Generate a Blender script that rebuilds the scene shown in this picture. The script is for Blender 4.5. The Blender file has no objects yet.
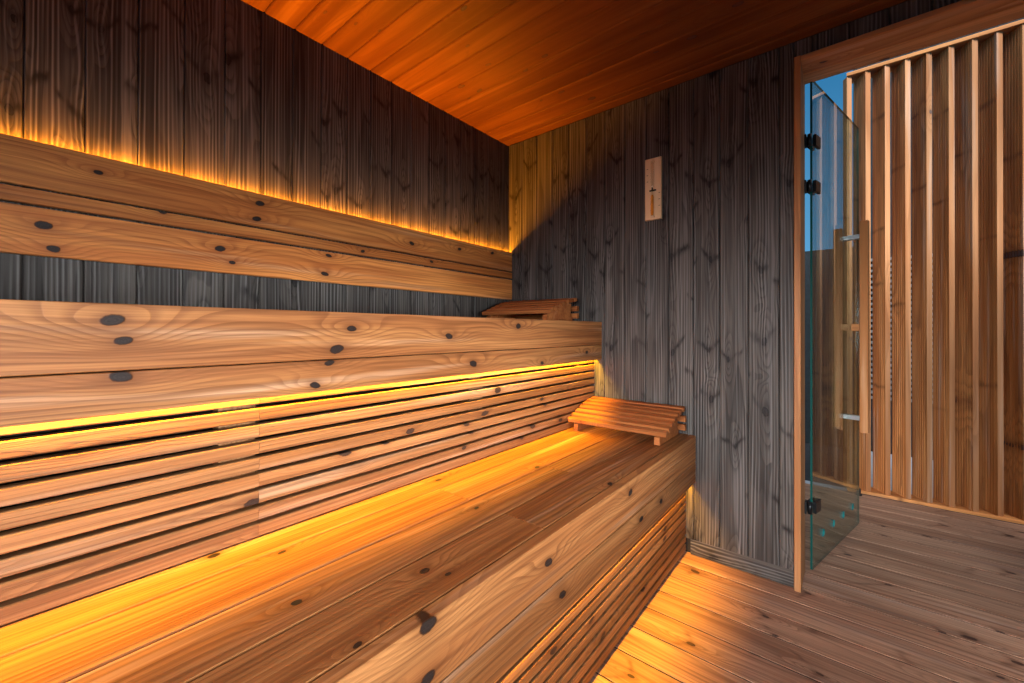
import bpy, bmesh, math, random
from mathutils import Vector, Matrix

random.seed(11)
C = bpy.context.scene.collection
SC = bpy.context.scene

# ------------------------------------------------------------------ materials
def new_mat(name):
    m = bpy.data.materials.new(name); m.use_nodes = True
    nt = m.node_tree; nt.nodes.clear()
    return m, nt

class NT:
    """tiny helper to write node math"""
    def __init__(s, nt): s.nt = nt
    def n(s, t, **kw):
        nd = s.nt.nodes.new(t)
        for k, v in kw.items(): setattr(nd, k, v)
        return nd
    def put(s, sock, v):
        if hasattr(v, 'links') or isinstance(v, bpy.types.NodeSocket): s.nt.links.new(v, sock)
        else: sock.default_value = v
    def m(s, op, a, b=0.0, c=0.0, clamp=False):
        nd = s.n('ShaderNodeMath', operation=op, use_clamp=clamp)
        s.put(nd.inputs[0], a); s.put(nd.inputs[1], b); s.put(nd.inputs[2], c)
        return nd.outputs[0]
    def v(s, op, a, b=(0, 0, 0)):
        nd = s.n('ShaderNodeVectorMath', operation=op)
        s.put(nd.inputs[0], a); s.put(nd.inputs[1], b)
        return nd.outputs['Value'] if op in ('LENGTH', 'DOT_PRODUCT', 'DISTANCE') else nd.outputs['Vector']
    def xyz(s, a):
        nd = s.n('ShaderNodeSeparateXYZ'); s.put(nd.inputs[0], a); return nd.outputs
    def cxyz(s, x, y, z):
        nd = s.n('ShaderNodeCombineXYZ'); s.put(nd.inputs[0], x); s.put(nd.inputs[1], y); s.put(nd.inputs[2], z)
        return nd.outputs[0]
    def noise(s, vec, scale=1.0, detail=2.0, rough=0.5, dist=0.0):
        nd = s.n('ShaderNodeTexNoise'); s.put(nd.inputs['Vector'], vec)
        nd.inputs['Scale'].default_value = scale; nd.inputs['Detail'].default_value = detail
        nd.inputs['Roughness'].default_value = rough; nd.inputs['Distortion'].default_value = dist
        return nd.outputs['Fac']
    def rng(s, v, a, b, c=0.0, d=1.0, smooth=False):
        nd = s.n('ShaderNodeMapRange', interpolation_type='SMOOTHSTEP' if smooth else 'LINEAR')
        s.put(nd.inputs[0], v)
        for i, q in zip((1, 2, 3, 4), (a, b, c, d)): s.put(nd.inputs[i], q)
        return nd.outputs[0]
    def mix(s, f, a, b, mode='MIX'):
        nd = s.n('ShaderNodeMix', data_type='RGBA', blend_type=mode)
        s.put(nd.inputs['Factor'], f)
        s.put(nd.inputs[6], a if not isinstance(a, tuple) else (*a, 1)[:4])
        s.put(nd.inputs[7], b if not isinstance(b, tuple) else (*b, 1)[:4])
        return nd.outputs[2]

def wood(name, light, mid, dark, knot, streak, knot_cell=(0.30, 0.10), knot_r=(0.004, 0.013),
         knot_keep=0.5, ring=10.0, ring_amt=0.6, straight=0.0, fibre=0.25, bump=0.25, rough=0.5,
         ridges=0.0, tone=0.35, streak_amt=0.6, spec=0.13, placed=0, arcs=0.0):
    m, nt = new_mat(name); k = NT(nt)
    gc = k.n('ShaderNodeAttribute', attribute_name='gc').outputs['Vector']
    tn = k.n('ShaderNodeAttribute', attribute_name='tone').outputs['Fac']
    x, y, z = k.xyz(gc)[:3]
    # wobble so nothing is perfectly straight
    wob = k.noise(k.v('MULTIPLY', gc, (2.2, 14, 14)), 1, 2)
    yw = k.m('ADD', y, k.m('MULTIPLY', k.m('SUBTRACT', wob, 0.5), 0.02))
    # knots : sparse cells in the plane of the board
    cx, cy = knot_cell
    v2 = k.cxyz(k.m('DIVIDE', x, cx), k.m('DIVIDE', yw, cy), 0.0)
    vo = k.n('ShaderNodeTexVoronoi', voronoi_dimensions='2D', feature='F1')
    vo.inputs['Scale'].default_value = 1.0; vo.inputs['Randomness'].default_value = 0.85
    k.put(vo.inputs['Vector'], v2)
    dl = k.v('MULTIPLY', k.v('SUBTRACT', v2, vo.outputs['Position']), (cx, cy, 0.0))
    dx, dy, _ = k.xyz(dl)[:3]
    cr, cg, cb = k.xyz(vo.outputs['Color'])[:3]
    keep = k.m('GREATER_THAN', cg, 1.0 - knot_keep)
    R = k.m('ADD', k.m('MULTIPLY', cr, knot_r[1] - knot_r[0]), knot_r[0])
    tilt = k.m('MULTIPLY', k.m('SUBTRACT', cb, 0.5), 1.2)
    dx2 = k.m('ADD', dx, k.m('MULTIPLY', dy, tilt))
    def ell(sx, sy):
        a = k.m('MULTIPLY', dx2, sx); b = k.m('MULTIPLY', dy, sy)
        return k.m('SQRT', k.m('ADD', k.m('MULTIPLY', a, a), k.m('MULTIPLY', b, b)))
    dk = k.m('DIVIDE', ell(0.62, 1.15), R)
    dk = k.m('ADD', dk, k.m('MULTIPLY', k.m('SUBTRACT', k.noise(k.v('MULTIPLY', gc, (90, 130, 90)), 1, 2), 0.5), 0.7))
    di = k.m('DIVIDE', ell(0.22, 1.0), R)
    ve = k.n('ShaderNodeTexVoronoi', voronoi_dimensions='2D', feature='DISTANCE_TO_EDGE')
    ve.inputs['Scale'].default_value = 1.0; ve.inputs['Randomness'].default_value = 0.85
    k.put(ve.inputs['Vector'], v2)
    keep = k.m('MULTIPLY', keep, k.rng(ve.outputs['Distance'], 0.0, 0.12, 0, 1, True))
    infl = k.m('MULTIPLY', k.m('EXPONENT', k.m('MULTIPLY', k.m('MULTIPLY', di, di), -0.16)), keep)
    if placed:
        # knots at their own places on each board (attributes k0.. = along, across, radius)
        infl = 0.0; dk = 50.0; keep = 1.0
        nz = k.m('MULTIPLY', k.m('SUBTRACT', k.noise(k.v('MULTIPLY', gc, (70, 90, 70)), 1, 2), 0.5), 0.5)
        for i in range(placed):
            kx, ky, kr = k.xyz(k.n('ShaderNodeAttribute', attribute_name='k%d' % i).outputs['Vector'])[:3]
            ddy = k.m('SUBTRACT', yw, ky)
            ti = k.m('MULTIPLY', k.m('SUBTRACT', k.m('FRACT', k.m('MULTIPLY', kx, 7.31)), 0.5), 1.1)
            ddx = k.m('ADD', k.m('SUBTRACT', x, kx), k.m('MULTIPLY', ddy, ti))
            def el(sx, sy):
                a = k.m('MULTIPLY', ddx, sx); b = k.m('MULTIPLY', ddy, sy)
                return k.m('DIVIDE', k.m('SQRT', k.m('ADD', k.m('MULTIPLY', a, a), k.m('MULTIPLY', b, b))), kr)
            dk = k.m('MINIMUM', dk, el(0.72, 1.15))
            e = el(0.28, 0.9)
            infl = k.m('ADD', infl, k.m('EXPONENT', k.m('MULTIPLY', k.m('MULTIPLY', e, e), -0.16)))
        dk = k.m('ADD', dk, nz)
    # growth rings
    n1 = k.noise(k.v('MULTIPLY', k.cxyz(x, yw, z), (0.6, 8.0, 8.0)), 1, 2.5, 0.4)
    ph = k.m('ADD', k.m('MULTIPLY', n1, ring), k.m('MULTIPLY', yw, straight))
    ph = k.m('ADD', ph, k.m('MULTIPLY', infl, 3.4))
    fr = k.m('FRACT', ph)
    band = k.m('MULTIPLY', k.rng(fr, 0.35, 0.9, 0, 1, True), k.rng(fr, 0.92, 1.0, 1, 0, True))
    band = k.m('MULTIPLY', band, k.rng(k.noise(k.v('MULTIPLY', gc, (1.5, 25, 25)), 1, 1), 0.3, 0.65, 0.35, 1))
    # fine fibres
    fb = k.noise(k.v('MULTIPLY', k.cxyz(x, yw, z), (7.0, 420, 420)), 1, 2, 0.6)
    fb2 = k.noise(k.v('MULTIPLY', k.cxyz(x, yw, z), (2.5, 95, 95)), 1, 2, 0.5)
    # colour
    bigv = k.noise(k.v('MULTIPLY', k.cxyz(x, yw, z), (1.1, 16, 16)), 1, 2, 0.5)
    base = k.mix(k.rng(bigv, 0.35, 0.65, 0, 1, True), light, mid)
    st = k.noise(k.v('MULTIPLY', k.v('ADD', k.cxyz(x, yw, z), (7.3, 1.7, 3.1)), (0.9, 24, 24)), 1, 2, 0.5)
    base = k.mix(k.m('MULTIPLY', k.rng(st, 0.56, 0.72, 0, 1, True), streak_amt), base, streak)
    base = k.mix(k.m('MULTIPLY', band, ring_amt), base, dark)
    base = k.mix(k.m('MULTIPLY', k.rng(fb2, 0.42, 0.66, 0, 1), fibre), base, dark)
    base = k.mix(k.m('MULTIPLY', k.rng(fb, 0.45, 0.75, 0, 1), fibre * 0.7), base, dark)
    # halo and core of the knot
    halo = k.m('MULTIPLY', k.m('EXPONENT', k.m('MULTIPLY', k.m('MULTIPLY', dk, dk), -0.22)), keep)
    base = k.mix(k.m('MULTIPLY', halo, 0.55), base, dark)
    core = k.m('MULTIPLY', k.rng(dk, 0.9, 1.15, 1, 0, True), keep)
    kring = k.m('FRACT', k.m('MULTIPLY', dk, 3.2))
    kn = k.noise(k.v('MULTIPLY', gc, (220, 300, 240)), 1, 3, 0.6)
    kc = k.mix(k.m('MULTIPLY', k.m('ADD', kring, k.rng(kn, .35, .7)), 0.5), knot, tuple(c * 1.9 for c in knot))
    kc = k.mix(k.rng(dk, 0.72, 1.0, 0, 0.8, True), kc, tuple(c * 0.35 for c in dark))
    base = k.mix(core, base, kc)
    val = k.m('ADD', k.m('MULTIPLY', tn, tone), 1.0 - tone * 0.5)
    if arcs:
        # branch wood sweeping out sideways from a knot: a dark curved wing across the board
        ax = k.m('SUBTRACT', k.m('ADD', dx, k.m('MULTIPLY', dy, tilt)), k.m('MULTIPLY', k.m('ABSOLUTE', dy), 0.9))
        ax = k.m('ADD', ax, k.m('MULTIPLY', k.m('SUBTRACT', k.noise(k.v('MULTIPLY', gc, (18, 40, 18)), 1, 2), 0.5), 0.035))
        ax = k.m('DIVIDE', ax, k.m('ADD', R, 0.004))
        wing = k.m('MULTIPLY', k.m('EXPONENT', k.m('MULTIPLY', k.m('MULTIPLY', ax, ax), -0.9)), keep)
        wing = k.m('MULTIPLY', wing, k.rng(k.noise(k.v('MULTIPLY', gc, (14, 45, 14)), 1, 2), 0.35, 0.6, 0.15, 1))
    hsv = k.n('ShaderNodeHueSaturation'); k.put(hsv.inputs['Color'], base); k.put(hsv.inputs['Value'], val)
    hsv.inputs['Saturation'].default_value = 1.0
    # relief
    h = k.m('ADD', k.m('MULTIPLY', band, -0.5), k.m('MULTIPLY', fb, -0.35))
    if ridges:
        rp = k.m('ADD', k.m('MULTIPLY', y, 560.0), k.m('ADD', k.m('MULTIPLY', infl, 5.0), k.m('MULTIPLY', n1, 26.0)))
        rg = k.m('SINE', rp)
        rs = k.m('MULTIPLY', rg, k.rng(k.noise(k.v('MULTIPLY', gc, (1.6, 60, 60)), 1, 2), 0.35, 0.65, 0.05, 1.1))
        h = k.m('ADD', h, k.m('MULTIPLY', rs, ridges))
    h = k.m('ADD', h, k.m('MULTIPLY', core, 0.5))
    bp = k.n('ShaderNodeBump'); bp.inputs['Strength'].default_value = bump; bp.inputs['Distance'].default_value = 0.003
    k.put(bp.inputs['Height'], h)
    bs = k.n('ShaderNodeBsdfPrincipled')
    col = hsv.outputs['Color']
    if ridges:
        col = k.mix(k.m('MULTIPLY', k.rng(rs, 0.1, 1.0, 0, 1), 0.6), col, streak)
        col = k.mix(k.m('MULTIPLY', k.rng(rs, -0.2, -1.0, 0, 1), 0.55), col, dark)
    if arcs: col = k.mix(k.m('MULTIPLY', wing, arcs), col, dark)
    k.put(bs.inputs['Base Color'], col)
    bs.inputs['Roughness'].default_value = rough
    bs.inputs['Specular IOR Level'].default_value = spec
    k.put(bs.inputs['Normal'], bp.outputs[0])
    out = k.n('ShaderNodeOutputMaterial'); nt.links.new(bs.outputs[0], out.inputs[0])
    return m

def plain(name, col, rough=0.5, metal=0.0, emit=None, strength=0.0, noise=0.0):
    m, nt = new_mat(name); k = NT(nt)
    bs = k.n('ShaderNodeBsdfPrincipled')
    bs.inputs['Base Color'].default_value = (*col, 1); bs.inputs['Roughness'].default_value = rough
    bs.inputs['Metallic'].default_value = metal
    if noise:
        tc = k.n('ShaderNodeTexCoord').outputs['Object']
        f = k.noise(tc, 30, 5, 0.6)
        k.put(bs.inputs['Base Color'], k.mix(k.rng(f, 0.3, 0.7), tuple(c * (1 - noise) for c in col), tuple(c * (1 + noise) for c in col)))
    if emit:
        bs.inputs['Emission Color'].default_value = (*emit, 1); bs.inputs['Emission Strength'].default_value = strength
    out = k.n('ShaderNodeOutputMaterial'); nt.links.new(bs.outputs[0], out.inputs[0])
    return m

BENCH = wood('bench_pine', (0.47, 0.205, 0.07), (0.33, 0.125, 0.04), (0.10, 0.03, 0.010), (0.018, 0.012, 0.010), (0.60, 0.37, 0.22),
             ring=8, straight=75, ring_amt=0.5, fibre=0.5, bump=0.3, rough=0.45, placed=6)
SLATW = wood('slat_pine', (0.40, 0.195, 0.078), (0.28, 0.125, 0.045), (0.10, 0.036, 0.015), (0.03, 0.018, 0.014), (0.52, 0.35, 0.22),
             knot_cell=(0.25, 0.05), knot_r=(0.006, 0.011), knot_keep=0.35, ring=7, straight=90, ring_amt=0.5, fibre=0.45, bump=0.3, rough=0.5)
BACKW = wood('backrest_pine', (0.66, 0.26, 0.068), (0.48, 0.155, 0.036), (0.16, 0.04, 0.011), (0.016, 0.011, 0.010), (0.62, 0.32, 0.15),
             ring=8, straight=65, ring_amt=0.5, fibre=0.45, bump=0.3, rough=0.42, placed=6)
FLOORW = wood('deck_pine', (0.54, 0.325, 0.21), (0.41, 0.225, 0.14), (0.10, 0.045, 0.028), (0.035, 0.022, 0.02), (0.42, 0.31, 0.26),
              knot_cell=(0.30, 0.13), knot_r=(0.005, 0.011), knot_keep=0.5, ring=8, straight=40, ring_amt=0.45, fibre=0.4, bump=0.25, rough=0.5, tone=0.3, arcs=0.6)
CEILW = wood('ceiling_pine', (0.175, 0.064, 0.017), (0.11, 0.036, 0.009), (0.13, 0.04, 0.015), (0.05, 0.03, 0.03), (0.28, 0.12, 0.04),
             knot_cell=(0.32, 0.11), knot_r=(0.005, 0.012), knot_keep=0.55, ring=18, ring_amt=0.5, fibre=0.2, bump=0.2, rough=0.5, tone=0.3, arcs=0.6)
GREYW = wood('grey_brushed_pine', (0.098, 0.085, 0.074), (0.060, 0.052, 0.046), (0.014, 0.012, 0.011), (0.014, 0.012, 0.012), (0.195, 0.185, 0.178),
             knot_cell=(0.34, 0.10), knot_r=(0.006, 0.012), knot_keep=0.7, ring=8, ring_amt=0.6, fibre=0.45, bump=0.28, rough=0.5, ridges=0.5, tone=0.3, arcs=0.9,
             streak_amt=0.35)
SCREENW = wood('screen_larch', (0.72, 0.31, 0.10), (0.52, 0.185, 0.05), (0.15, 0.05, 0.018), (0.06, 0.045, 0.05), (0.62, 0.42, 0.30),
               knot_cell=(0.5, 0.16), knot_r=(0.006, 0.013), knot_keep=0.6, ring=7, ring_amt=0.45, fibre=0.2, bump=0.2, rough=0.5, arcs=0.7)
EDGEW = wood('screen_larch_front_edge', (0.56, 0.27, 0.12), (0.46, 0.185, 0.07), (0.20, 0.08, 0.03), (0.10, 0.07, 0.06), (0.66, 0.46, 0.33),  # less saturated larch tone for the narrow front faces of the slats
             knot_cell=(0.5, 0.16), knot_r=(0.006, 0.013), knot_keep=0.5, ring=6, ring_amt=0.35, fibre=0.2, bump=0.15, rough=0.5)
FRAMEW = wood('frame_larch', (0.60, 0.30, 0.12), (0.47, 0.20, 0.075), (0.20, 0.07, 0.025), (0.08, 0.04, 0.03), (0.66, 0.40, 0.22),
              knot_cell=(0.5, 0.16), knot_r=(0.004, 0.009), knot_keep=0.35, ring=8, ring_amt=0.45, fibre=0.15, bump=0.15, rough=0.45)
TIMERW = wood('timer_aspen', (0.92, 0.70, 0.42), (0.88, 0.62, 0.35), (0.55, 0.3, 0.16), (0.4, 0.22, 0.12), (0.9, 0.68, 0.5),
              knot_keep=0.0, ring=7, ring_amt=0.35, fibre=0.1, bump=0.1, rough=0.5)
HEADW = wood('headrest_alder', (0.46, 0.16, 0.048), (0.34, 0.10, 0.028), (0.14, 0.035, 0.01), (0.04, 0.02, 0.015), (0.5, 0.2, 0.08),
             knot_keep=0.2, ring=7, straight=90, ring_amt=0.45, fibre=0.35, bump=0.2, rough=0.45)
HANDLEW = wood('handle_larch', (0.54, 0.23, 0.08), (0.44, 0.17, 0.055), (0.22, 0.07, 0.02), (0.1, 0.05, 0.03), (0.66, 0.38, 0.2),
               knot_keep=0.0, ring=7, ring_amt=0.35, fibre=0.2, bump=0.1, rough=0.45)
DARK = plain('dark_backing', (0.012, 0.01, 0.009), 0.9)
BLACK = plain('black_metal', (0.02, 0.022, 0.024), 0.35, 0.6)
STEEL = plain('brushed_steel', (0.5, 0.5, 0.5), 0.3, 1.0)
TEAL = plain('dark_green_glass_edge', (0.006, 0.07, 0.06), 0.15)
RIM = plain('teal_hole_rim', (0.015, 0.17, 0.17), 0.2)
SAND = plain('orange_sand', (0.95, 0.33, 0.02), 0.8, noise=0.2)
CURB = plain('pale_concrete', (0.5, 0.55, 0.6), 0.8, noise=0.12)
INK = plain('black_ink', (0.03, 0.02, 0.02), 0.8)
RUBBER = plain('black_rubber', (0.012, 0.012, 0.012), 0.6)
FENCE = plain('dark_cladding', (0.012, 0.02, 0.024), 0.85, noise=0.4)
CLADW = plain('grey_batten', (0.22, 0.22, 0.21), 0.8, noise=0.3)
ROOF = plain('roof_board', (0.06, 0.05, 0.045), 0.9)
GROUND = plain('gravel_ground', (0.03, 0.035, 0.04), 0.95, noise=0.35)
LED = plain('amber_diffuser', (0.9, 0.5, 0.1), 0.5, emit=(1.0, 0.42, 0.02), strength=1.3)

def glass_mat(name, tint, ior=1.5):
    m, nt = new_mat(name); k = NT(nt)
    tr = k.n('ShaderNodeBsdfTransparent'); tr.inputs[0].default_value = (*tint, 1)
    gl = k.n('ShaderNodeBsdfGlossy'); gl.inputs['Roughness'].default_value = 0.0; gl.inputs[0].default_value = (0.95, 0.98, 0.98, 1)
    fr = k.n('ShaderNodeFresnel'); geo = k.n('ShaderNodeNewGeometry')
    k.put(fr.inputs[0], k.rng(geo.outputs['Backfacing'], 0, 1, ior, 1 / ior))   # same reflectance on both sides of a thin sheet
    mx = k.n('ShaderNodeMixShader'); nt.links.new(fr.outputs[0], mx.inputs[0])
    nt.links.new(tr.outputs[0], mx.inputs[1]); nt.links.new(gl.outputs[0], mx.inputs[2])
    out = k.n('ShaderNodeOutputMaterial'); nt.links.new(mx.outputs[0], out.inputs[0])
    return m
GLASS = glass_mat('door_glass', (0.72, 0.85, 0.84), 2.3)
VIAL = glass_mat('vial_glass', (0.95, 0.93, 0.9), 1.45)

# ------------------------------------------------------------------ mesh tools
X, Y, Z = Vector((1, 0, 0)), Vector((0, 1, 0)), Vector((0, 0, 1))

class MB:
    def __init__(s):
        s.bm = bmesh.new()
        s.gc = s.bm.verts.layers.float_vector.new('gc')
        s.tn = s.bm.verts.layers.float.new('tone')
        s.kl = []
    def prism(s, o, L, W, T, length, prof, mat=0, off=None, tone=None, kn=None):
        """extrude the outline prof [(w,t)] by length along L; o = start point.
        gc = (along, across, thick) plus a random offset for this board"""
        if off is None: off = Vector((random.uniform(0, 60), random.uniform(0, 60), random.uniform(0, 60)))
        if tone is None: tone = random.random()
        if kn is not None:
            if not s.kl: s.kl = [s.bm.verts.layers.float_vector.new('k%d' % i) for i in range(6)]
            wmx = max(p[0] for p in prof); loc = []
            for P, rad in kn:
                d = P - o; a_, b_ = d.dot(L), d.dot(W)
                if -.03 < a_ < length + .03 and -rad * .6 < b_ < wmx + rad * .6: loc.append(Vector((a_ + off.x, b_ + off.y, rad)))
            loc = (loc + [Vector((9999, 9999, .01))] * 6)[:6]
        rings = []
        for q in (0.0, length):
            r = []
            for w, t in prof:
                v = s.bm.verts.new(o + L * q + W * w + T * t)
                v[s.gc] = Vector((q, w, t)) + off; v[s.tn] = tone
                if kn is not None:
                    for kl_, kv_ in zip(s.kl, loc): v[kl_] = kv_
                r.append(v)
            rings.append(r)
        n = len(prof); fs = []
        fs.append(s.bm.faces.new(rings[0])); fs.append(s.bm.faces.new(list(reversed(rings[1]))))
        for i in range(n):
            j = (i + 1) % n
            fs.append(s.bm.faces.new((rings[0][j], rings[0][i], rings[1][i], rings[1][j])))
        for f in fs: f.material_index = mat
        return s
    def board(s, o, L, W, T, l, w, t, ch=0.002, **kw):
        """o = corner; w along W, t along T, long edges chamfered"""
        c = min(ch, w / 3, t / 3)
        p = [(c, 0), (w - c, 0), (w, c), (w, t - c), (w - c, t), (c, t), (0, t - c), (0, c)] if c > 0 else [(0, 0), (w, 0), (w, t), (0, t)]
        return s.prism(o, L, W, T, l, p, **kw)
    def tube(s, a, b, r, n=16, r2=None, mat=0):
        a, b = Vector(a), Vector(b); r2 = r if r2 is None else r2
        d = (b - a).normalized(); u = d.orthogonal().normalized(); w = d.cross(u)
        off = Vector((random.uniform(0, 9),) * 3)
        A, B = [], []
        for i in range(n):
            q = 2 * math.pi * i / n; e = u * math.cos(q) + w * math.sin(q)
            for lst, p, rr in ((A, a, r), (B, b, r2)):
                v = s.bm.verts.new(p + e * rr); v[s.gc] = (p + e * rr) + off; v[s.tn] = 0.5; lst.append(v)
        fs = [s.bm.faces.new(list(reversed(A))), s.bm.faces.new(B)]
        for i in range(n):
            j = (i + 1) % n; f = s.bm.faces.new((A[i], A[j], B[j], B[i])); f.smooth = True; fs.append(f)
        for f in fs: f.material_index = mat
        return s
    def lathe(s, o, prof, n=20, ax=Z, mat=0):
        """prof = [(radius, height)] revolved about ax through o"""
        u = ax.orthogonal().normalized(); w = ax.cross(u); rows = []
        for r, h in prof:
            row = []
            for i in range(n):
                q = 2 * math.pi * i / n
                v = s.bm.verts.new(o + ax * h + (u * math.cos(q) + w * math.sin(q)) * r); v[s.tn] = .5
                row.append(v)
            rows.append(row)
        for a, b in zip(rows, rows[1:]):
            for i in range(n):
                j = (i + 1) % n; f = s.bm.faces.new((a[i], a[j], b[j], b[i])); f.smooth = True; f.material_index = mat
        s.bm.faces.new(list(reversed(rows[0]))).material_index = mat; s.bm.faces.new(rows[-1]).material_index = mat
        return s
    def ringtube(s, o, n_, R, r, depth, n=24):
        """short open ring (hole lining) with axis n_"""
        u = n_.orthogonal().normalized(); w = n_.cross(u)
        rows = []
        for rr, d in ((R, -depth), (R, depth), (r, depth), (r, -depth)):
            row = []
            for i in range(n):
                q = 2 * math.pi * i / n
                v = s.bm.verts.new(o + n_ * d + (u * math.cos(q) + w * math.sin(q)) * rr); row.append(v)
            rows.append(row)
        for a, b in zip(rows, rows[1:] + rows[:1]):
            for i in range(n):
                j = (i + 1) % n; f = s.bm.faces.new((a[i], a[j], b[j], b[i])); f.smooth = False
        return s
    def build(s, name, mats, parent=None, **props):
        bmesh.ops.recalc_face_normals(s.bm, faces=s.bm.faces)
        me = bpy.data.meshes.new(name); s.bm.to_mesh(me); s.bm.free()
        for m in (mats if isinstance(mats, (list, tuple)) else [mats]): me.materials.append(m)
        o = bpy.data.objects.new(name, me); C.objects.link(o)
        if parent is not None:
            o.parent = parent; o.matrix_parent_inverse = Matrix.Translation(-parent.location) if parent.type == 'EMPTY' and parent.parent is None else Matrix()
        for k_, v_ in props.items(): o[k_] = v_
        return o

def thing(name, label, cat, loc=(0, 0, 0), group=None, kind=None):
    o = bpy.data.objects.new(name, None); C.objects.link(o); o.location = loc
    o.empty_display_size = 0.1
    o['label'] = label
    if cat: o['category'] = cat
    if group: o['group'] = group
    if kind: o['kind'] = kind
    return o
def struct(o, label=None):
    o['kind'] = 'structure'
    if label: o['label'] = label
    return o

# ------------------------------------------------------------------ dimensions (metres, camera at X=0,Y=0,Z=1)
D = 1.942          # far wall
WL = 1.617         # left wall
H = 2.121          # ceiling
XN = -1.75         # near wall behind the camera
WR = -1.55         # right wall
WO = 2.13          # outer face of far wall
JY = 0.152         # door opening, hinge side
JY2 = -0.56        # door opening, latch side
DT = 2.034         # opening top

# ---- plank cladding
def planks(mb, joints, lo_hi, place, gap=0.0025, t=0.014, ch=0.0025):
    for a, b in zip(joints, joints[1:]):
        z0, z1 = lo_hi(a, b)
        place(mb, a + gap / 2, b - gap / 2, z0, z1)

# left wall: vertical grey boards, face at Y=WL
mb = MB()
js = [0.037 + 0.1075 * i for i in range(-17, 18)]; js = [XN] + [j for j in js if j > XN + 0.02] + [D + 0.01]
for a, b in zip(js, js[1:]):
    mb.board(Vector((a + .0008, WL, 0.0)), Z, X, Y, H, b - a - .0016, 0.014, 0.003)
mb.board(Vector((XN, WL + .0142, 0)), Z, X, Y, H + .02, D - XN + .2, 0.12, 0, mat=1)
struct(mb.build('wall_left', [GREYW, DARK]), 'grey brushed vertical plank wall behind the benches')

# far wall: vertical grey boards, face at X=D, with the door opening
mb = MB()
js = [0.223 + 0.1075 * i for i in range(13)]; js = [j for j in js if j < WL - .01] + [WL - 0.001]
def far_board(y0, y1, z0, z1):
    mb.board(Vector((D, y1 - .0008, z0)), Z, -Y, X, z1 - z0, y1 - y0 - .0016, 0.014, 0.003)
far_board(JY + .022, js[0], .0705, H)
for a, b in zip(js, js[1:]): far_board(a, b, .0705, H)
y = JY + .022
ys = [JY + .022, .1155] + [.1155 - .1075 * i for i in range(1, 8)]
ys = [v for v in ys if v > JY2 - .022] + [JY2 - .022]
for a, b in zip(ys, ys[1:]): far_board(b, a, DT + .0225, H)
ys = [JY2 - .022 - .1075 * i for i in range(9)] + [WR + .001]
for a, b in zip(ys, ys[1:]): far_board(b, a, .0705, H)
bx = lambda x0, x1, y0, y1, z0, z1, m: mb.board(Vector((x0, y0, z0)), Z, X, Y, z1 - z0, x1 - x0, y1 - y0, 0, mat=m)
bx(D + .0145, WO, JY + .0225, WL + .13, 0.001, H, 1)
bx(D + .0145, WO, WR - .1, JY2 - .0225, 0.001, H, 1)
bx(D + .0145, WO, JY2 - .0225, JY + .0225, DT + .0225, H, 1)
struct(mb.build('wall_far', [GREYW, DARK]), 'grey brushed vertical plank wall with the door opening')

# baseboard, set back under the far wall cladding
mb = MB()
mb.board(Vector((D + .004, JY + .0225, 0.0005)), Y, Z, X, 0.535 - JY, 0.0695, 0.010, 0.002)
struct(mb.build('baseboard_far', GREYW), 'low dark board along the foot of the far wall')

# near wall with a wide window, right wall with a window (behind the camera, added for fill light)
mb = MB()
def wall_with_window(mb, horiz0, horiz1, w0, w1, z0, z1, put):
    put(horiz0, w0, 0, H); put(w1, horiz1, 0, H); put(w0, w1, 0, z0); put(w0, w1, z1, H)
def put_near(a, b, z0, z1):
    n = max(1, round((b - a) / .1075)); w = (b - a) / n
    for i in range(n):
        mb.board(Vector((XN, a + i * w + .0008, z0)), Z, Y, -X, z1 - z0, w - .0016, .02, .003)
wall_with_window(mb, WR, WL, -1.35, 0.95, 0.3, 1.5, put_near)
struct(mb.build('wall_near', GREYW), 'grey plank wall behind the camera')
mb = MB()
def put_right(a, b, z0, z1):
    n = max(1, round((b - a) / .1075)); w = (b - a) / n
    for i in range(n):
        mb.board(Vector((a + i * w + .0008, WR, z0)), Z, X, -Y, z1 - z0, w - .0016, .02, .003)
wall_with_window(mb, XN, D - .001, -1.05, 0.95, 0.3, 1.3, put_right)
struct(mb.build('wall_right', GREYW), 'grey plank wall opposite the benches')
for nm, o_, L_, W_, l_, w_ in (('window_1', Vector((XN - .012, -1.35, .3)), Y, Z, 2.3, 1.2), ('window_2', Vector((-1.05, WR - .012, .3)), X, Z, 2.0, 1.0)):
    mb = MB(); T_ = L_.cross(W_)
    f = .05
    mb.board(o_, L_, W_, T_, l_, f, .03); mb.board(o_ + W_ * (w_ - f), L_, W_, T_, l_, f, .03)
    mb.board(o_ + W_ * f, W_, L_, T_, w_ - 2 * f, f, .03); mb.board(o_ + W_ * f + L_ * (l_ - f), W_, L_, T_, w_ - 2 * f, f, .03)
    struct(mb.build(nm, FRAMEW), 'unseen wooden window frame behind the camera, added for fill light')

# ceiling: boards run along Y
mb = MB()
js = [0.794 + 0.1047 * i for i in range(-25, 12)]; js = [XN] + [j for j in js if j > XN + .02 and j < 1.87] + [1.882, D]
for a, b in zip(js, js[1:]):
    mb.board(Vector((a + .0008, WR, H)), Y, X, Z, WL - WR, b - a - .0016, .014, .004)
mb.board(Vector((XN - .05, WR - .12, H + .0145)), Y, X, Z, WL - WR + .27, WO - XN + .05, .16, 0, mat=1)
struct(mb.build('ceiling', [CEILW, ROOF]), 'brown tongue and groove board ceiling')

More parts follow.
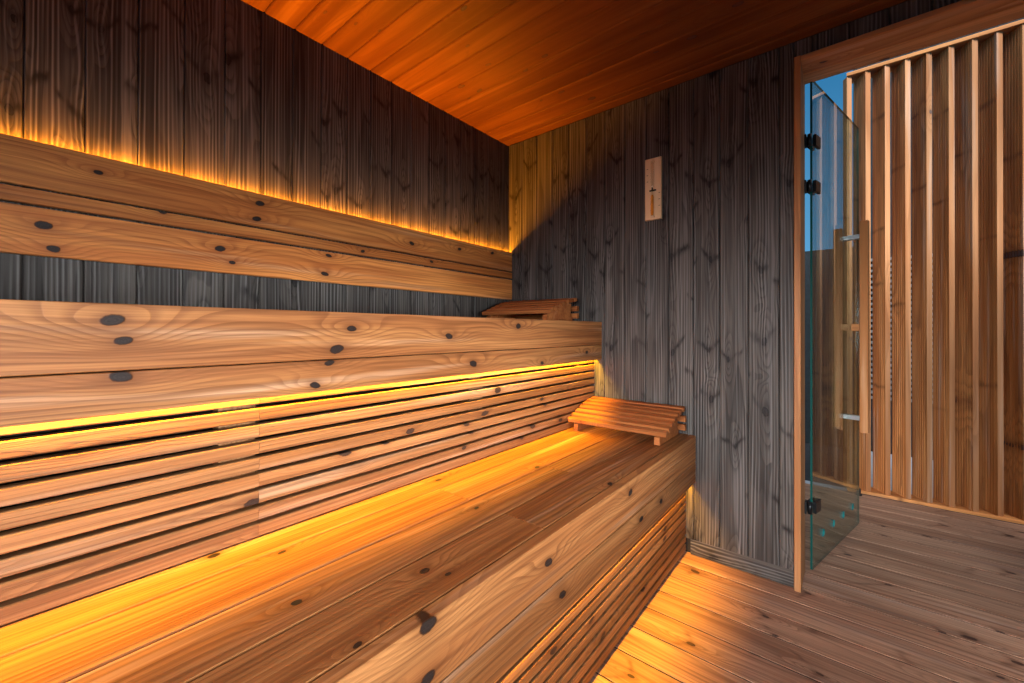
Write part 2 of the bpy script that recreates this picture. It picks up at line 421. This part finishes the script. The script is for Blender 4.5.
# floor: deck boards along Y, running out through the door to the slat screen
mb = MB()
js = [1.105 + 0.1243 * i for i in range(-23, 18)] + [3.33]
for a, b in zip(js, js[1:]):
    y1 = WL if b < WO else 1.35
    mb.board(Vector((a + .003, -2.2 if a > WO - .1 else WR, -.024)), Y, X, Z, y1 + (2.2 if a > WO - .1 else -WR), b - a - .006, .024, .0006)
for a in js[1:-1]:      # dark tongue seen down each joint
    mb.board(Vector((a - .0029, -2.2 if a > WO - .1 else WR, -.026)), Y, X, Z, (WL if a < WO else 1.35) + (2.2 if a > WO - .1 else -WR), .0058, .024, 0, mat=1)
mb.board(Vector((js[0], -2.2, -.06)), Y, X, Z, 3.82, 3.33 - js[0], .034, 0, mat=1)
struct(mb.build('floor', [FLOORW, DARK]), 'reddish brown deck board floor')

def on_side(yp, lst):
    out = []
    for u, v, rad in lst:
        rad *= .85
        xc = .7745 * 417 + .6325 * (u - 512); yc = .6325 * 417 - .7745 * (u - 512); t_ = yp / yc
        out.append((Vector((xc * t_, yp, 1 - (v - 331) * t_)), rad))
    return out
def on_top(zp, lst):
    out = []
    for u, v, rad in lst:
        rad *= .85
        xc = .7745 * 417 + .6325 * (u - 512); yc = .6325 * 417 - .7745 * (u - 512); t_ = (1 - zp) / (v - 331)
        out.append((Vector((xc * t_, yc * t_, zp)), rad))
    return out
KB = on_side(1.585, [(259, 205, .012), (256, 221, .011), (99, 176, .008), (411, 245, .011), (459, 250, .010), (492, 254, .010), (163, 214, .008), (362, 252, .008),
                     (431, 263, .009), (45, 229, .013), (55, 252, .010), (220, 251, .012), (232, 265, .008), (328, 258, .010), (324, 275, .012), (393, 277, .011),
                     (453, 280, .010), (450, 291, .012), (501, 291, .012)])
KU = on_side(.991, [(117, 321, .013), (128, 342, .010), (337, 352, .014), (352, 331, .011), (449, 338, .012), (518, 328, .012), (587, 338, .010), (126, 377, .013),
                    (316, 388, .010), (330, 366, .010), (473, 365, .014), (542, 364, .009), (587, 354, .010)])
KL = on_side(.535, [(429, 672, .013), (429, 622, .015), (548, 562, .012), (562, 594, .012), (630, 493, .012), (641, 520, .013), (661, 502, .012)])
KS = on_top(.535, [(426, 570, .009), (448, 572, .006), (300, 600, .007), (476, 508, .007), (609, 484, .010), (217, 555, .009), (284, 551, .007), (439, 481, .009), (537, 468, .009), (360, 640, .006)])
# ------------------------------------------------------------------ backrest on the left wall
BX0, BX1 = -1.5, D - .002
bk = thing('backrest', 'reddish brown backrest of three long knotty boards, lit amber from behind along its top edge', 'backrest', ((BX0 + BX1) / 2, 1.6, 1.18))
YF = 1.585
for z0, z1 in ((1.352, 1.467), (1.309, 1.346), (1.182, 1.302)):
    mb = MB(); mb.board(Vector((BX0, YF, z0)), X, Z, Y, BX1 - BX0, z1 - z0, .016, .0025, kn=KB)
    mb.build('board', BACKW, bk)
for xb in (-1.2, -.4, .5, 1.3):
    mb = MB(); mb.board(Vector((xb, YF + .0162, 1.185)), Z, X, Y, .22, .045, WL - YF - .0165, 0); mb.build('bracket', DARK, bk)
mb = MB(); mb.board(Vector((BX0, YF + .0175, 1.449)), X, Y, Z, BX1 - BX0, .012, .006, .001)
mb.build('light_strip', LED, bk, label='amber light strip')

# ------------------------------------------------------------------ benches
def bench(name, label, yf, yback, ztop, splits, zbot, slat_top, slat_bot, yskirt, seat_edges, seat_joints, slat_joint, rnd):
    e = thing(name, label, 'bench', ((BX0 + BX1) / 2, (yf + yback) / 2, ztop - .5 if ztop > 1 else 0))
    zs = [ztop] + splits + [zbot]; TH = .028
    for a, b in zip(zs, zs[1:]):
        mb = MB(); mb.board(Vector((BX0, yf, b + .0012)), X, Z, Y, BX1 - BX0, a - b - .0024, TH, .0015, kn=KU if rnd == 1 else KL); mb.build('fascia_board', BENCH, e)
    # seat boards, some jointed
    for i, (a, b) in enumerate(zip(seat_edges, seat_edges[1:])):
        cuts = [BX0] + seat_joints.get(i, []) + [BX1]
        for c0, c1 in zip(cuts, cuts[1:]):
            mb = MB(); mb.board(Vector((c0 + .0008, a + .0018, ztop - .027)), X, Y, Z, c1 - c0 - .0016, b - a - .0036, .0265, .002, kn=KS)
            mb.build('seat_board', BENCH, e)
    # skirt slats
    z = slat_top
    while z - .029 > slat_bot - .001:
        cuts = [BX0] + slat_joint + [BX1 - .001]
        for c0, c1 in zip(cuts, cuts[1:]):
            mb = MB(); mb.board(Vector((c0 + .0003, yskirt, z - .0285)), X, Z, Y, c1 - c0 - .0006, .0285, .024, .0022); mb.build('skirt_slat', SLATW, e)
        z -= .0368
    for xb in (-1.3, -.6, .3, 1.05, 1.8):
        mb = MB(); mb.board(Vector((xb, yskirt + .0245, slat_bot + .001)), Z, X, Y, ztop - .03 - slat_bot, .07, .04, 0)
        mb.build('stud', SLATW, e)
    mb = MB(); mb.board(Vector((BX0, yf + TH + .0015, zbot + .016)), X, Y, Z, BX1 - BX0, .009, .006, .001)
    mb.build('light_strip', LED, e, label='amber light strip')
    mb = MB(); mb.board(Vector((BX0, yskirt + .075, slat_bot + .001)), X, Y, Z, BX1 - BX0, .004, ztop - .035 - slat_bot, 0)
    mb.build('backing', DARK, e)
    return e
ub = bench('upper_bench', 'upper wooden sauna bench, its two board front lit amber below', .991, 1.6, 1.043, [.925], .849,
      .860, .536, 1.031, [1.0195, 1.09, 1.22, 1.35, 1.48, 1.612], {1: [.4], 3: [.9]}, [.37], 1)
lb = bench('lower_bench', 'lower wooden sauna bench in front, its seat and knotty front board under amber light', .535, 1.03, .535, [.416], .327,
      .337, .006, .575, [.5635, .6875, .813, .9416, 1.05], {0: [.81], 1: [1.176], 2: [.813]}, [], 2)

# ------------------------------------------------------------------ headrests
def headrest(label, x0, y0, z0, group='curved slatted headrests', ln=.40):
    """front (low) edge at x0, wall edge at x0+.27; slats run along Y"""
    e = thing('headrest', label, 'headrest', (x0 + .13, y0 + ln / 2, z0), group=group)
    prof = [(0.0, .040), (.036, .052), (.072, .066), (.108, .080), (.144, .092), (.180, .101), (.222, .108)]
    # side supports
    for yy in (y0 + .028, y0 + ln - .028 - .022):
        pts = [(0.004, 0), (.245, 0), (.245, .02), (.225, .03)] + [(.235, .095)] + [(x + .012, h - .006) for x, h in reversed(prof[:-1])] + [(0.004, .03)]
        mb = MB(); mb.prism(Vector((x0, yy, z0 + .0005)), Y, X, Z, .022, pts); mb.build('support', HEADW, e)
    for i, (x, h) in enumerate(prof):
        nx = prof[min(i + 1, len(prof) - 1)]; pv = prof[max(i - 1, 0)]
        a = math.atan2(nx[1] - pv[1], nx[0] - pv[0])
        W = Vector((math.cos(a), 0, math.sin(a))); T = Vector((-math.sin(a), 0, math.cos(a)))
        mb = MB(); mb.board(Vector((x0 + x, y0, z0 + h - .004)), Y, W, T, ln, .025, .019, .0025); mb.build('slat', HEADW, e)
    for h in (.018, .056):
        mb = MB(); mb.board(Vector((x0 + .246, y0, z0 + h)), Y, Z, X, ln, .027, .018, .0025); mb.build('slat', HEADW, e)
    return e
headrest('curved slatted headrest on the lower bench, glowing amber at its left end', 1.668, .572, .5355, ln=.452)
headrest('curved slatted headrest on the upper bench, seen edge-on and reddish in shade', 1.664, 1.118, 1.0435, ln=.452)

# ------------------------------------------------------------------ sand timer
t = thing('sand_timer', 'small pale wooden sand timer with orange sand hung on grey plank wall', 'sand timer', (D - .01, .72, 1.52))
mb = MB(); y0, y1, z0, z1, th = .682, .761, 1.520, 1.808, .016
mb.board(Vector((D - th - .0005, y1, z0)), Z, -Y, X, z1 - z0, y1 - y0, th, .004); mb.build('board', TIMERW, t)
ct = Vector((D - th - .010, .7215, 0))
mb = MB()
prof = [(.001, 1.533), (.006, 1.536), (.0072, 1.55), (.0072, 1.63), (.006, 1.645), (.0016, 1.657), (.0016, 1.661), (.006, 1.673), (.0072, 1.69), (.0072, 1.775), (.006, 1.79), (.001, 1.793)]
mb.lathe(ct, prof); mb.build('glass_vial', VIAL, t)
mb = MB(); mb.lathe(ct, [(.001, 1.5375), (.0055, 1.539), (.0064, 1.55), (.0064, 1.626), (.002, 1.634)]); mb.build('sand', SAND, t)
mb = MB(); mb.board(Vector((D - th - .004, .737, 1.652)), -Y, Z, X, .031, .007, .003, .0005); mb.tube((D - th - .010, .7215, 1.6525), (D - th - .010, .7215, 1.6655), .003); mb.build('clamp', BLACK, t)
for i in range(3):
    for yy, zz in ((.748, 1.70 + .03 * i), (.692, 1.58 + .03 * i)):
        mb = MB(); mb.board(Vector((D - th - .0008, yy + .003, zz)), -Y, Z, X, .007, .0022, .0004, 0); mb.build('scale_mark', INK, t)
for zz in (1.528, 1.786):
    mb = MB(); mb.board(Vector((D - th - .009, .7285, zz)), -Y, Z, X, .014, .009, .0085, .001); mb.build('clip', TIMERW, t)

# ------------------------------------------------------------------ door frame
fr = thing('trim_1', 'orange brown wooden frame lining the doorway', None, (D, JY, 0), kind='structure')
XF = D - .014
mb = MB(); mb.board(Vector((XF, JY, 0.0005)), Z, Y, X, DT + .02, .0218, .2, .002); mb.build('jamb', FRAMEW, fr)
mb = MB(); mb.board(Vector((XF, JY2 - .0218, 0.0005)), Z, Y, X, DT + .02, .0218, .2, .002); mb.build('jamb', FRAMEW, fr)
mb = MB()
mb.board(Vector((XF, JY2 + .0003, DT)), Y, X, Z, JY - JY2 - .0006, .108, .0195, .002)
mb.board(Vector((XF + .1115, JY2 + .0003, DT)), Y, X, Z, JY - JY2 - .0006, .0885, .0195, .002)
mb.build('lintel', FRAMEW, fr)

# ------------------------------------------------------------------ glass door, standing open outwards
hg = Vector((2.119, .130, 0)); e_ = Vector((.664, -.159, 0)).normalized(); n_ = Vector((-e_.y, e_.x, 0)) * 1.0  # n_ points left (outside face)
GW, GZ0, GZ1 = .683, .012, 2.045
dr = thing('door_1', 'clear glass door standing open outwards', None, tuple(hg), kind='structure')
G = .004
mb = MB()
holes = [.135, .275, .42, .57]
# pane with real vent holes: bmesh grid of strips around each hole
bm = mb.bm
def pane_pt(s_, z_, d_): return hg + e_ * s_ + n_ * d_ + Z * z_
HZ, HR, NSEG = .125, .017, 24
def face_grid(d):
    """all verts of one face of the pane; returns outer rim list and hole rims"""
    faces = []; vmap = {}
    def V(s_, z_):
        key = (round(s_, 5), round(z_, 5))
        if key not in vmap: vmap[key] = bm.verts.new(pane_pt(s_, z_, d))
        return vmap[key]
    B = .03
    za, zb = HZ - B, HZ + B
    cuts = [0]
    for hh in holes: cuts += [hh - B, hh + B]
    cuts.append(GW)
    top = [V(c, zb) for c in cuts]; bot = [V(c, za) for c in cuts]
    bm.faces.new([V(0, GZ1), V(GW, GZ1)] + list(reversed(top)))
    bm.faces.new([V(0, GZ0), V(GW, GZ0)] + list(reversed(bot)))
    for i in range(0, len(cuts) - 1, 2):
        if cuts[i + 1] > cuts[i]: bm.faces.new([V(cuts[i], za), V(cuts[i + 1], za), V(cuts[i + 1], zb), V(cuts[i], zb)])
    rims = []
    for hh in holes:
        ring = [bm.verts.new(pane_pt(hh + HR * math.cos(2 * math.pi * i / NSEG), HZ + HR * math.sin(2 * math.pi * i / NSEG), d)) for i in range(NSEG)]
        # four corner fans
        cor = [V(hh + B, zb), V(hh - B, zb), V(hh - B, za), V(hh + B, za)]
        q = NSEG // 4
        for kq in range(4):
            i0 = kq * q + q // 2
            c_a = cor[kq]
            c_b = cor[(kq + 1) % 4]
            seg = [ring[(i0 + j) % NSEG] for j in range(q + 1)]
            bm.faces.new([c_a] + seg[::1] + [c_b])
        rims.append(ring)
    return [V(0, GZ0), V(0, GZ1), V(GW, GZ1), V(GW, GZ0)], rims
o1, r1 = face_grid(-G); o2, r2 = face_grid(G)
for i in range(4):
    j = (i + 1) % 4; f = bm.faces.new((o1[i], o1[j], o2[j], o2[i])); f.material_index = 1
for a, b in zip(r1, r2):
    for i in range(NSEG):
        j = (i + 1) % NSEG; f = bm.faces.new((a[i], a[j], b[j], b[i])); f.material_index = 2
mb.build('glass_panel', [GLASS, TEAL, RIM], dr)
def bracket(z):
    mb = MB()
    for sgn in (-1, 1):
        o = pane_pt(.004, z - .024, sgn * G) + n_ * sgn * .0004
        mb.board(o, e_, Z, n_ * sgn, .055, .048, .012, .0015)
    mb.board(Vector((2.094, JY - .007, z - .024)), X, Z, Y, .034, .048, .0065, .001)
    mb.tube((2.108, .1345, z - .024), (2.108, .1345, z + .024), .0085)
    mb.build('hinge', BLACK, dr)
for z in (1.789, 1.599, .269): bracket(z)
# handle: a wooden bar on each face, joined through the glass
S = .560
hd = MB(); hl = hg + e_ * S
for sgn in (-1, 1):
    o = hl + n_ * sgn * .036 - e_ * .016 + Z * (.505 if sgn < 0 else .515)
    hd.board(o, Z, e_, n_ * sgn, 1.03 if sgn < 0 else 1.0, .034, .032, .002)
hobj = hd.build('handle', HANDLEW, dr)
mb = MB()
for z in (1.462, .572): mb.board(hl - n_ * .036 - e_ * .011 + Z * (z - .011), n_, e_, Z, .072, .022, .022, .001)
o = mb.build('standoff', STEEL, hobj); 
mb = MB(); mb.board(hl - n_ * .036 - e_ * .012 + Z * 1.0, n_, e_, Z, .0315, .024, .034, .001); mb.board(hl + n_ * .0045 - e_ * .012 + Z * 1.0, n_, e_, Z, .0315, .024, .034, .001)
mb.build('spacer', HANDLEW, hobj)

# ------------------------------------------------------------------ slat screen outside
XS = 3.34
sc_ = thing('slat_screen', 'tall outdoor screen of angled vertical wooden slats beyond the doorway', 'screen', (XS, -.6, 0))
SY0, SY1 = .0155, -1.75
mb = MB(); mb.board(Vector((XS - .006, SY1, .0)), Y, X, Z, SY0 - SY1, .125, .019, .002); mb.build('sill_rail', SCREENW, sc_)
mb = MB(); mb.board(Vector((XS - .006, SY1, 2.598)), Y, X, Z, SY0 - SY1, .125, .022, .002); mb.build('top_rail', SCREENW, sc_)
ang = math.radians(29); dd = Vector((math.cos(ang), math.sin(ang), 0)); ww = Vector((math.sin(ang), -math.cos(ang), 0))
TW, DP = .027, .110
prof = [(0, 0), (TW, 0), (TW, DP), (0, DP)]
g = 7; st = DP / g
for i in range(g - 1, 0, -1):
    c = i * st
    prof += [(0, c + .0036), (.0038, c + .0016), (.0038, c - .0016), (0, c - .0036)]
yi = SY0 - .001; i = 0
while yi - .06 > SY1:
    mb = MB(); mb.prism(Vector((XS, yi, .0195)), Z, ww, dd, 2.578, prof if i else [(0, 0), (TW, 0), (TW, .04), (0, .04)])
    mb.bm.faces.ensure_lookup_table()
    for f in mb.bm.faces:
        f.normal_update()
        if abs(f.calc_center_median().z - 1.3) < .1 and f.normal.dot(dd) ** 2 > .9 and (f.calc_center_median() - Vector((XS, yi, 0))).dot(dd) < .001: f.material_index = 1
    mb.build('slat', [SCREENW, EDGEW], sc_)
    yi -= .0885; i += 1

# curb, doorstop, dark cladding and ground beyond
mb = MB(); mb.board(Vector((3.334, .0165, -.06)), Y, X, Z, 1.3, .09, .052, .004)
o = mb.build('curb', CURB); o['label'] = 'pale low concrete curb left of the slat screen foot'; o['category'] = 'curb'
mb = MB(); mb.tube((3.295, -.040, .0), (3.295, -.040, .006), .016); mb.tube((3.295, -.040, .006), (3.295, -.040, .04), .011, r2=.009)
o = mb.build('door_stop', RUBBER); o['label'] = 'small black door stop on the deck at the foot of the slat screen'; o['category'] = 'door stop'
mb = MB()
mb.board(Vector((3.48, -4.0, -.06)), Y, X, Z, 6.5, 6.5, .02, 0)
struct(mb.build('ground', GROUND), 'dark gravel ground outside')
mb = MB(); mb.board(Vector((3.5, -3.5, -.0395)), Y, X, Z, 3.45, 1.1, .03, .004)
o = mb.build('paving_slab', CURB); o['label'] = 'pale paving strip glimpsed through the gaps between the slats'; o['category'] = 'paving'
mb = MB()
mb.board(Vector((4.70, -3.0, -.04)), Y, X, Z, 2.97, .1, 4.4, 0, mat=1)
mb.board(Vector((4.70, -.029, -.04)), Y, X, Z, 2.5, .1, 1.78, 0, mat=1)
z = .42
while z < 1.62:
    mb.board(Vector((4.675, -3.0, z)), Y, X, Z, 2.95, .024, .024, .002)
    z += .047
o = mb.build('cladding_wall', [CLADW, FENCE]); o['label'] = 'dark wall with grey horizontal battens glimpsed between the slats'; o['category'] = 'wall'

mb = MB()
for i in range(11): mb.board(Vector((2.2 + .115 * i, 1.365, -.058)), Z, X, Y, 2.7, .112, .03, .003)  # out of view, added to keep sky light off the slat sides
o = mb.build('sky_shade_wall', FENCE); o['label'] = 'unseen dark boarded wall added left of the deck to cut sky light on the slats'; o['category'] = 'wall'
# ------------------------------------------------------------------ lights
def area(name, loc, size_x, size_y, energy, col, ex, ez, spread=180):
    """ez = direction of light, ex = direction of size_x"""
    l = bpy.data.lights.new(name, 'AREA'); l.shape = 'RECTANGLE'; l.size = size_x; l.size_y = size_y
    l.energy = energy; l.color = col; l.spread = math.radians(spread)
    o = bpy.data.objects.new(name, l); C.objects.link(o)
    zc = -Vector(ez).normalized(); xc = Vector(ex).normalized(); yc = zc.cross(xc).normalized(); xc = yc.cross(zc)
    M = Matrix((xc, yc, zc)).transposed().to_4x4(); M.translation = Vector(loc); o.matrix_world = M
    return o
AMB = (1.0, 0.50, 0.003); AMB2 = (1.0, 0.33, 0.006); AMB3 = (1.0, 0.44, 0.004)
LX = BX1 - BX0; CX = (BX0 + BX1) / 2
area('strip_light', (CX, YF + .0245, 1.4565), LX, .010, 58, AMB2, X, (0, -.4, 1))
area('strip_light', (CX, .991 + .034, .864), LX, .009, 62, AMB, X, (0, -.5, -1))
area('strip_light', (CX, .535 + .034, .342), LX, .009, 46, AMB3, X, (0, -.5, -1))
area('daylight_fill', (XN + .03, -.2, 1.12), 2.2, .7, 15, (.98, .98, 1.0), Y, (1, .12, -.20), 42)  # unseen daylight fill; tilt and narrow spread keep the wall tops dark
area('daylight_fill', (-.05, WR + .03, .85), 1.9, .7, 11.5, (.95, .98, 1.0), X, (.25, 1, -.04), 36)  # second unseen fill, aimed from the right at the bench fronts

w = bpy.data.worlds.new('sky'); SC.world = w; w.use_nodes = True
nt = w.node_tree; nt.nodes.clear(); k = NT(nt)
tc = k.n('ShaderNodeTexCoord').outputs['Generated']
zz = k.xyz(tc)[2]
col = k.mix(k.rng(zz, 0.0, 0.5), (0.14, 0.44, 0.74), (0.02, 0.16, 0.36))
col = k.mix(k.rng(zz, 0.55, 0.8, 0, 1, True), col, (1.0, 1.05, 1.15))  # brighter zenith, out of view, added to light the deck and slats
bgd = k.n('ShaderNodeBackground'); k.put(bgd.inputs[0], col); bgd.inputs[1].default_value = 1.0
out = k.n('ShaderNodeOutputWorld'); nt.links.new(bgd.outputs[0], out.inputs[0])
su = bpy.data.lights.new('sun', 'SUN'); su.energy = 6.0; su.angle = math.radians(25); su.color = (.98, .98, 1.0)
so = bpy.data.objects.new('sun', su); C.objects.link(so)
so.rotation_euler = Vector((-.70, -.45, .64)).to_track_quat('Z', 'Y').to_euler()   # light comes from this side

# ------------------------------------------------------------------ camera
f_px = 411.3; yaw, pitch, roll = .6834, .0045, .0027
cam = bpy.data.cameras.new('camera'); co = bpy.data.objects.new('camera', cam); C.objects.link(co)
cam.sensor_fit = 'HORIZONTAL'; cam.sensor_width = 36; cam.lens = f_px / 1024 * 36; cam.clip_start = .01
cam.shift_y = -12.98 / 1024
fw = Vector((math.cos(yaw) * math.cos(pitch), math.sin(yaw) * math.cos(pitch), math.sin(pitch)))
rt = Vector((math.sin(yaw), -math.cos(yaw), 0)); up = rt.cross(fw)
r2 = rt * math.cos(roll) + up * math.sin(roll); u2 = up * math.cos(roll) - rt * math.sin(roll)
M = Matrix((r2, u2, -fw)).transposed().to_4x4(); M.translation = (.0135, .0155, .9975); co.matrix_world = M
SC.camera = co
SC.view_settings.view_transform = 'Standard'; SC.view_settings.look = 'None'
SC.view_settings.exposure = 0.0; SC.view_settings.gamma = 1.0; SC.view_settings.use_curve_mapping = False
SC.cycles.use_denoising = True; SC.cycles.use_adaptive_sampling = False
SC.cycles.max_bounces = 8; SC.cycles.transparent_max_bounces = 16
SC.cycles.sample_clamp_indirect = 4.0
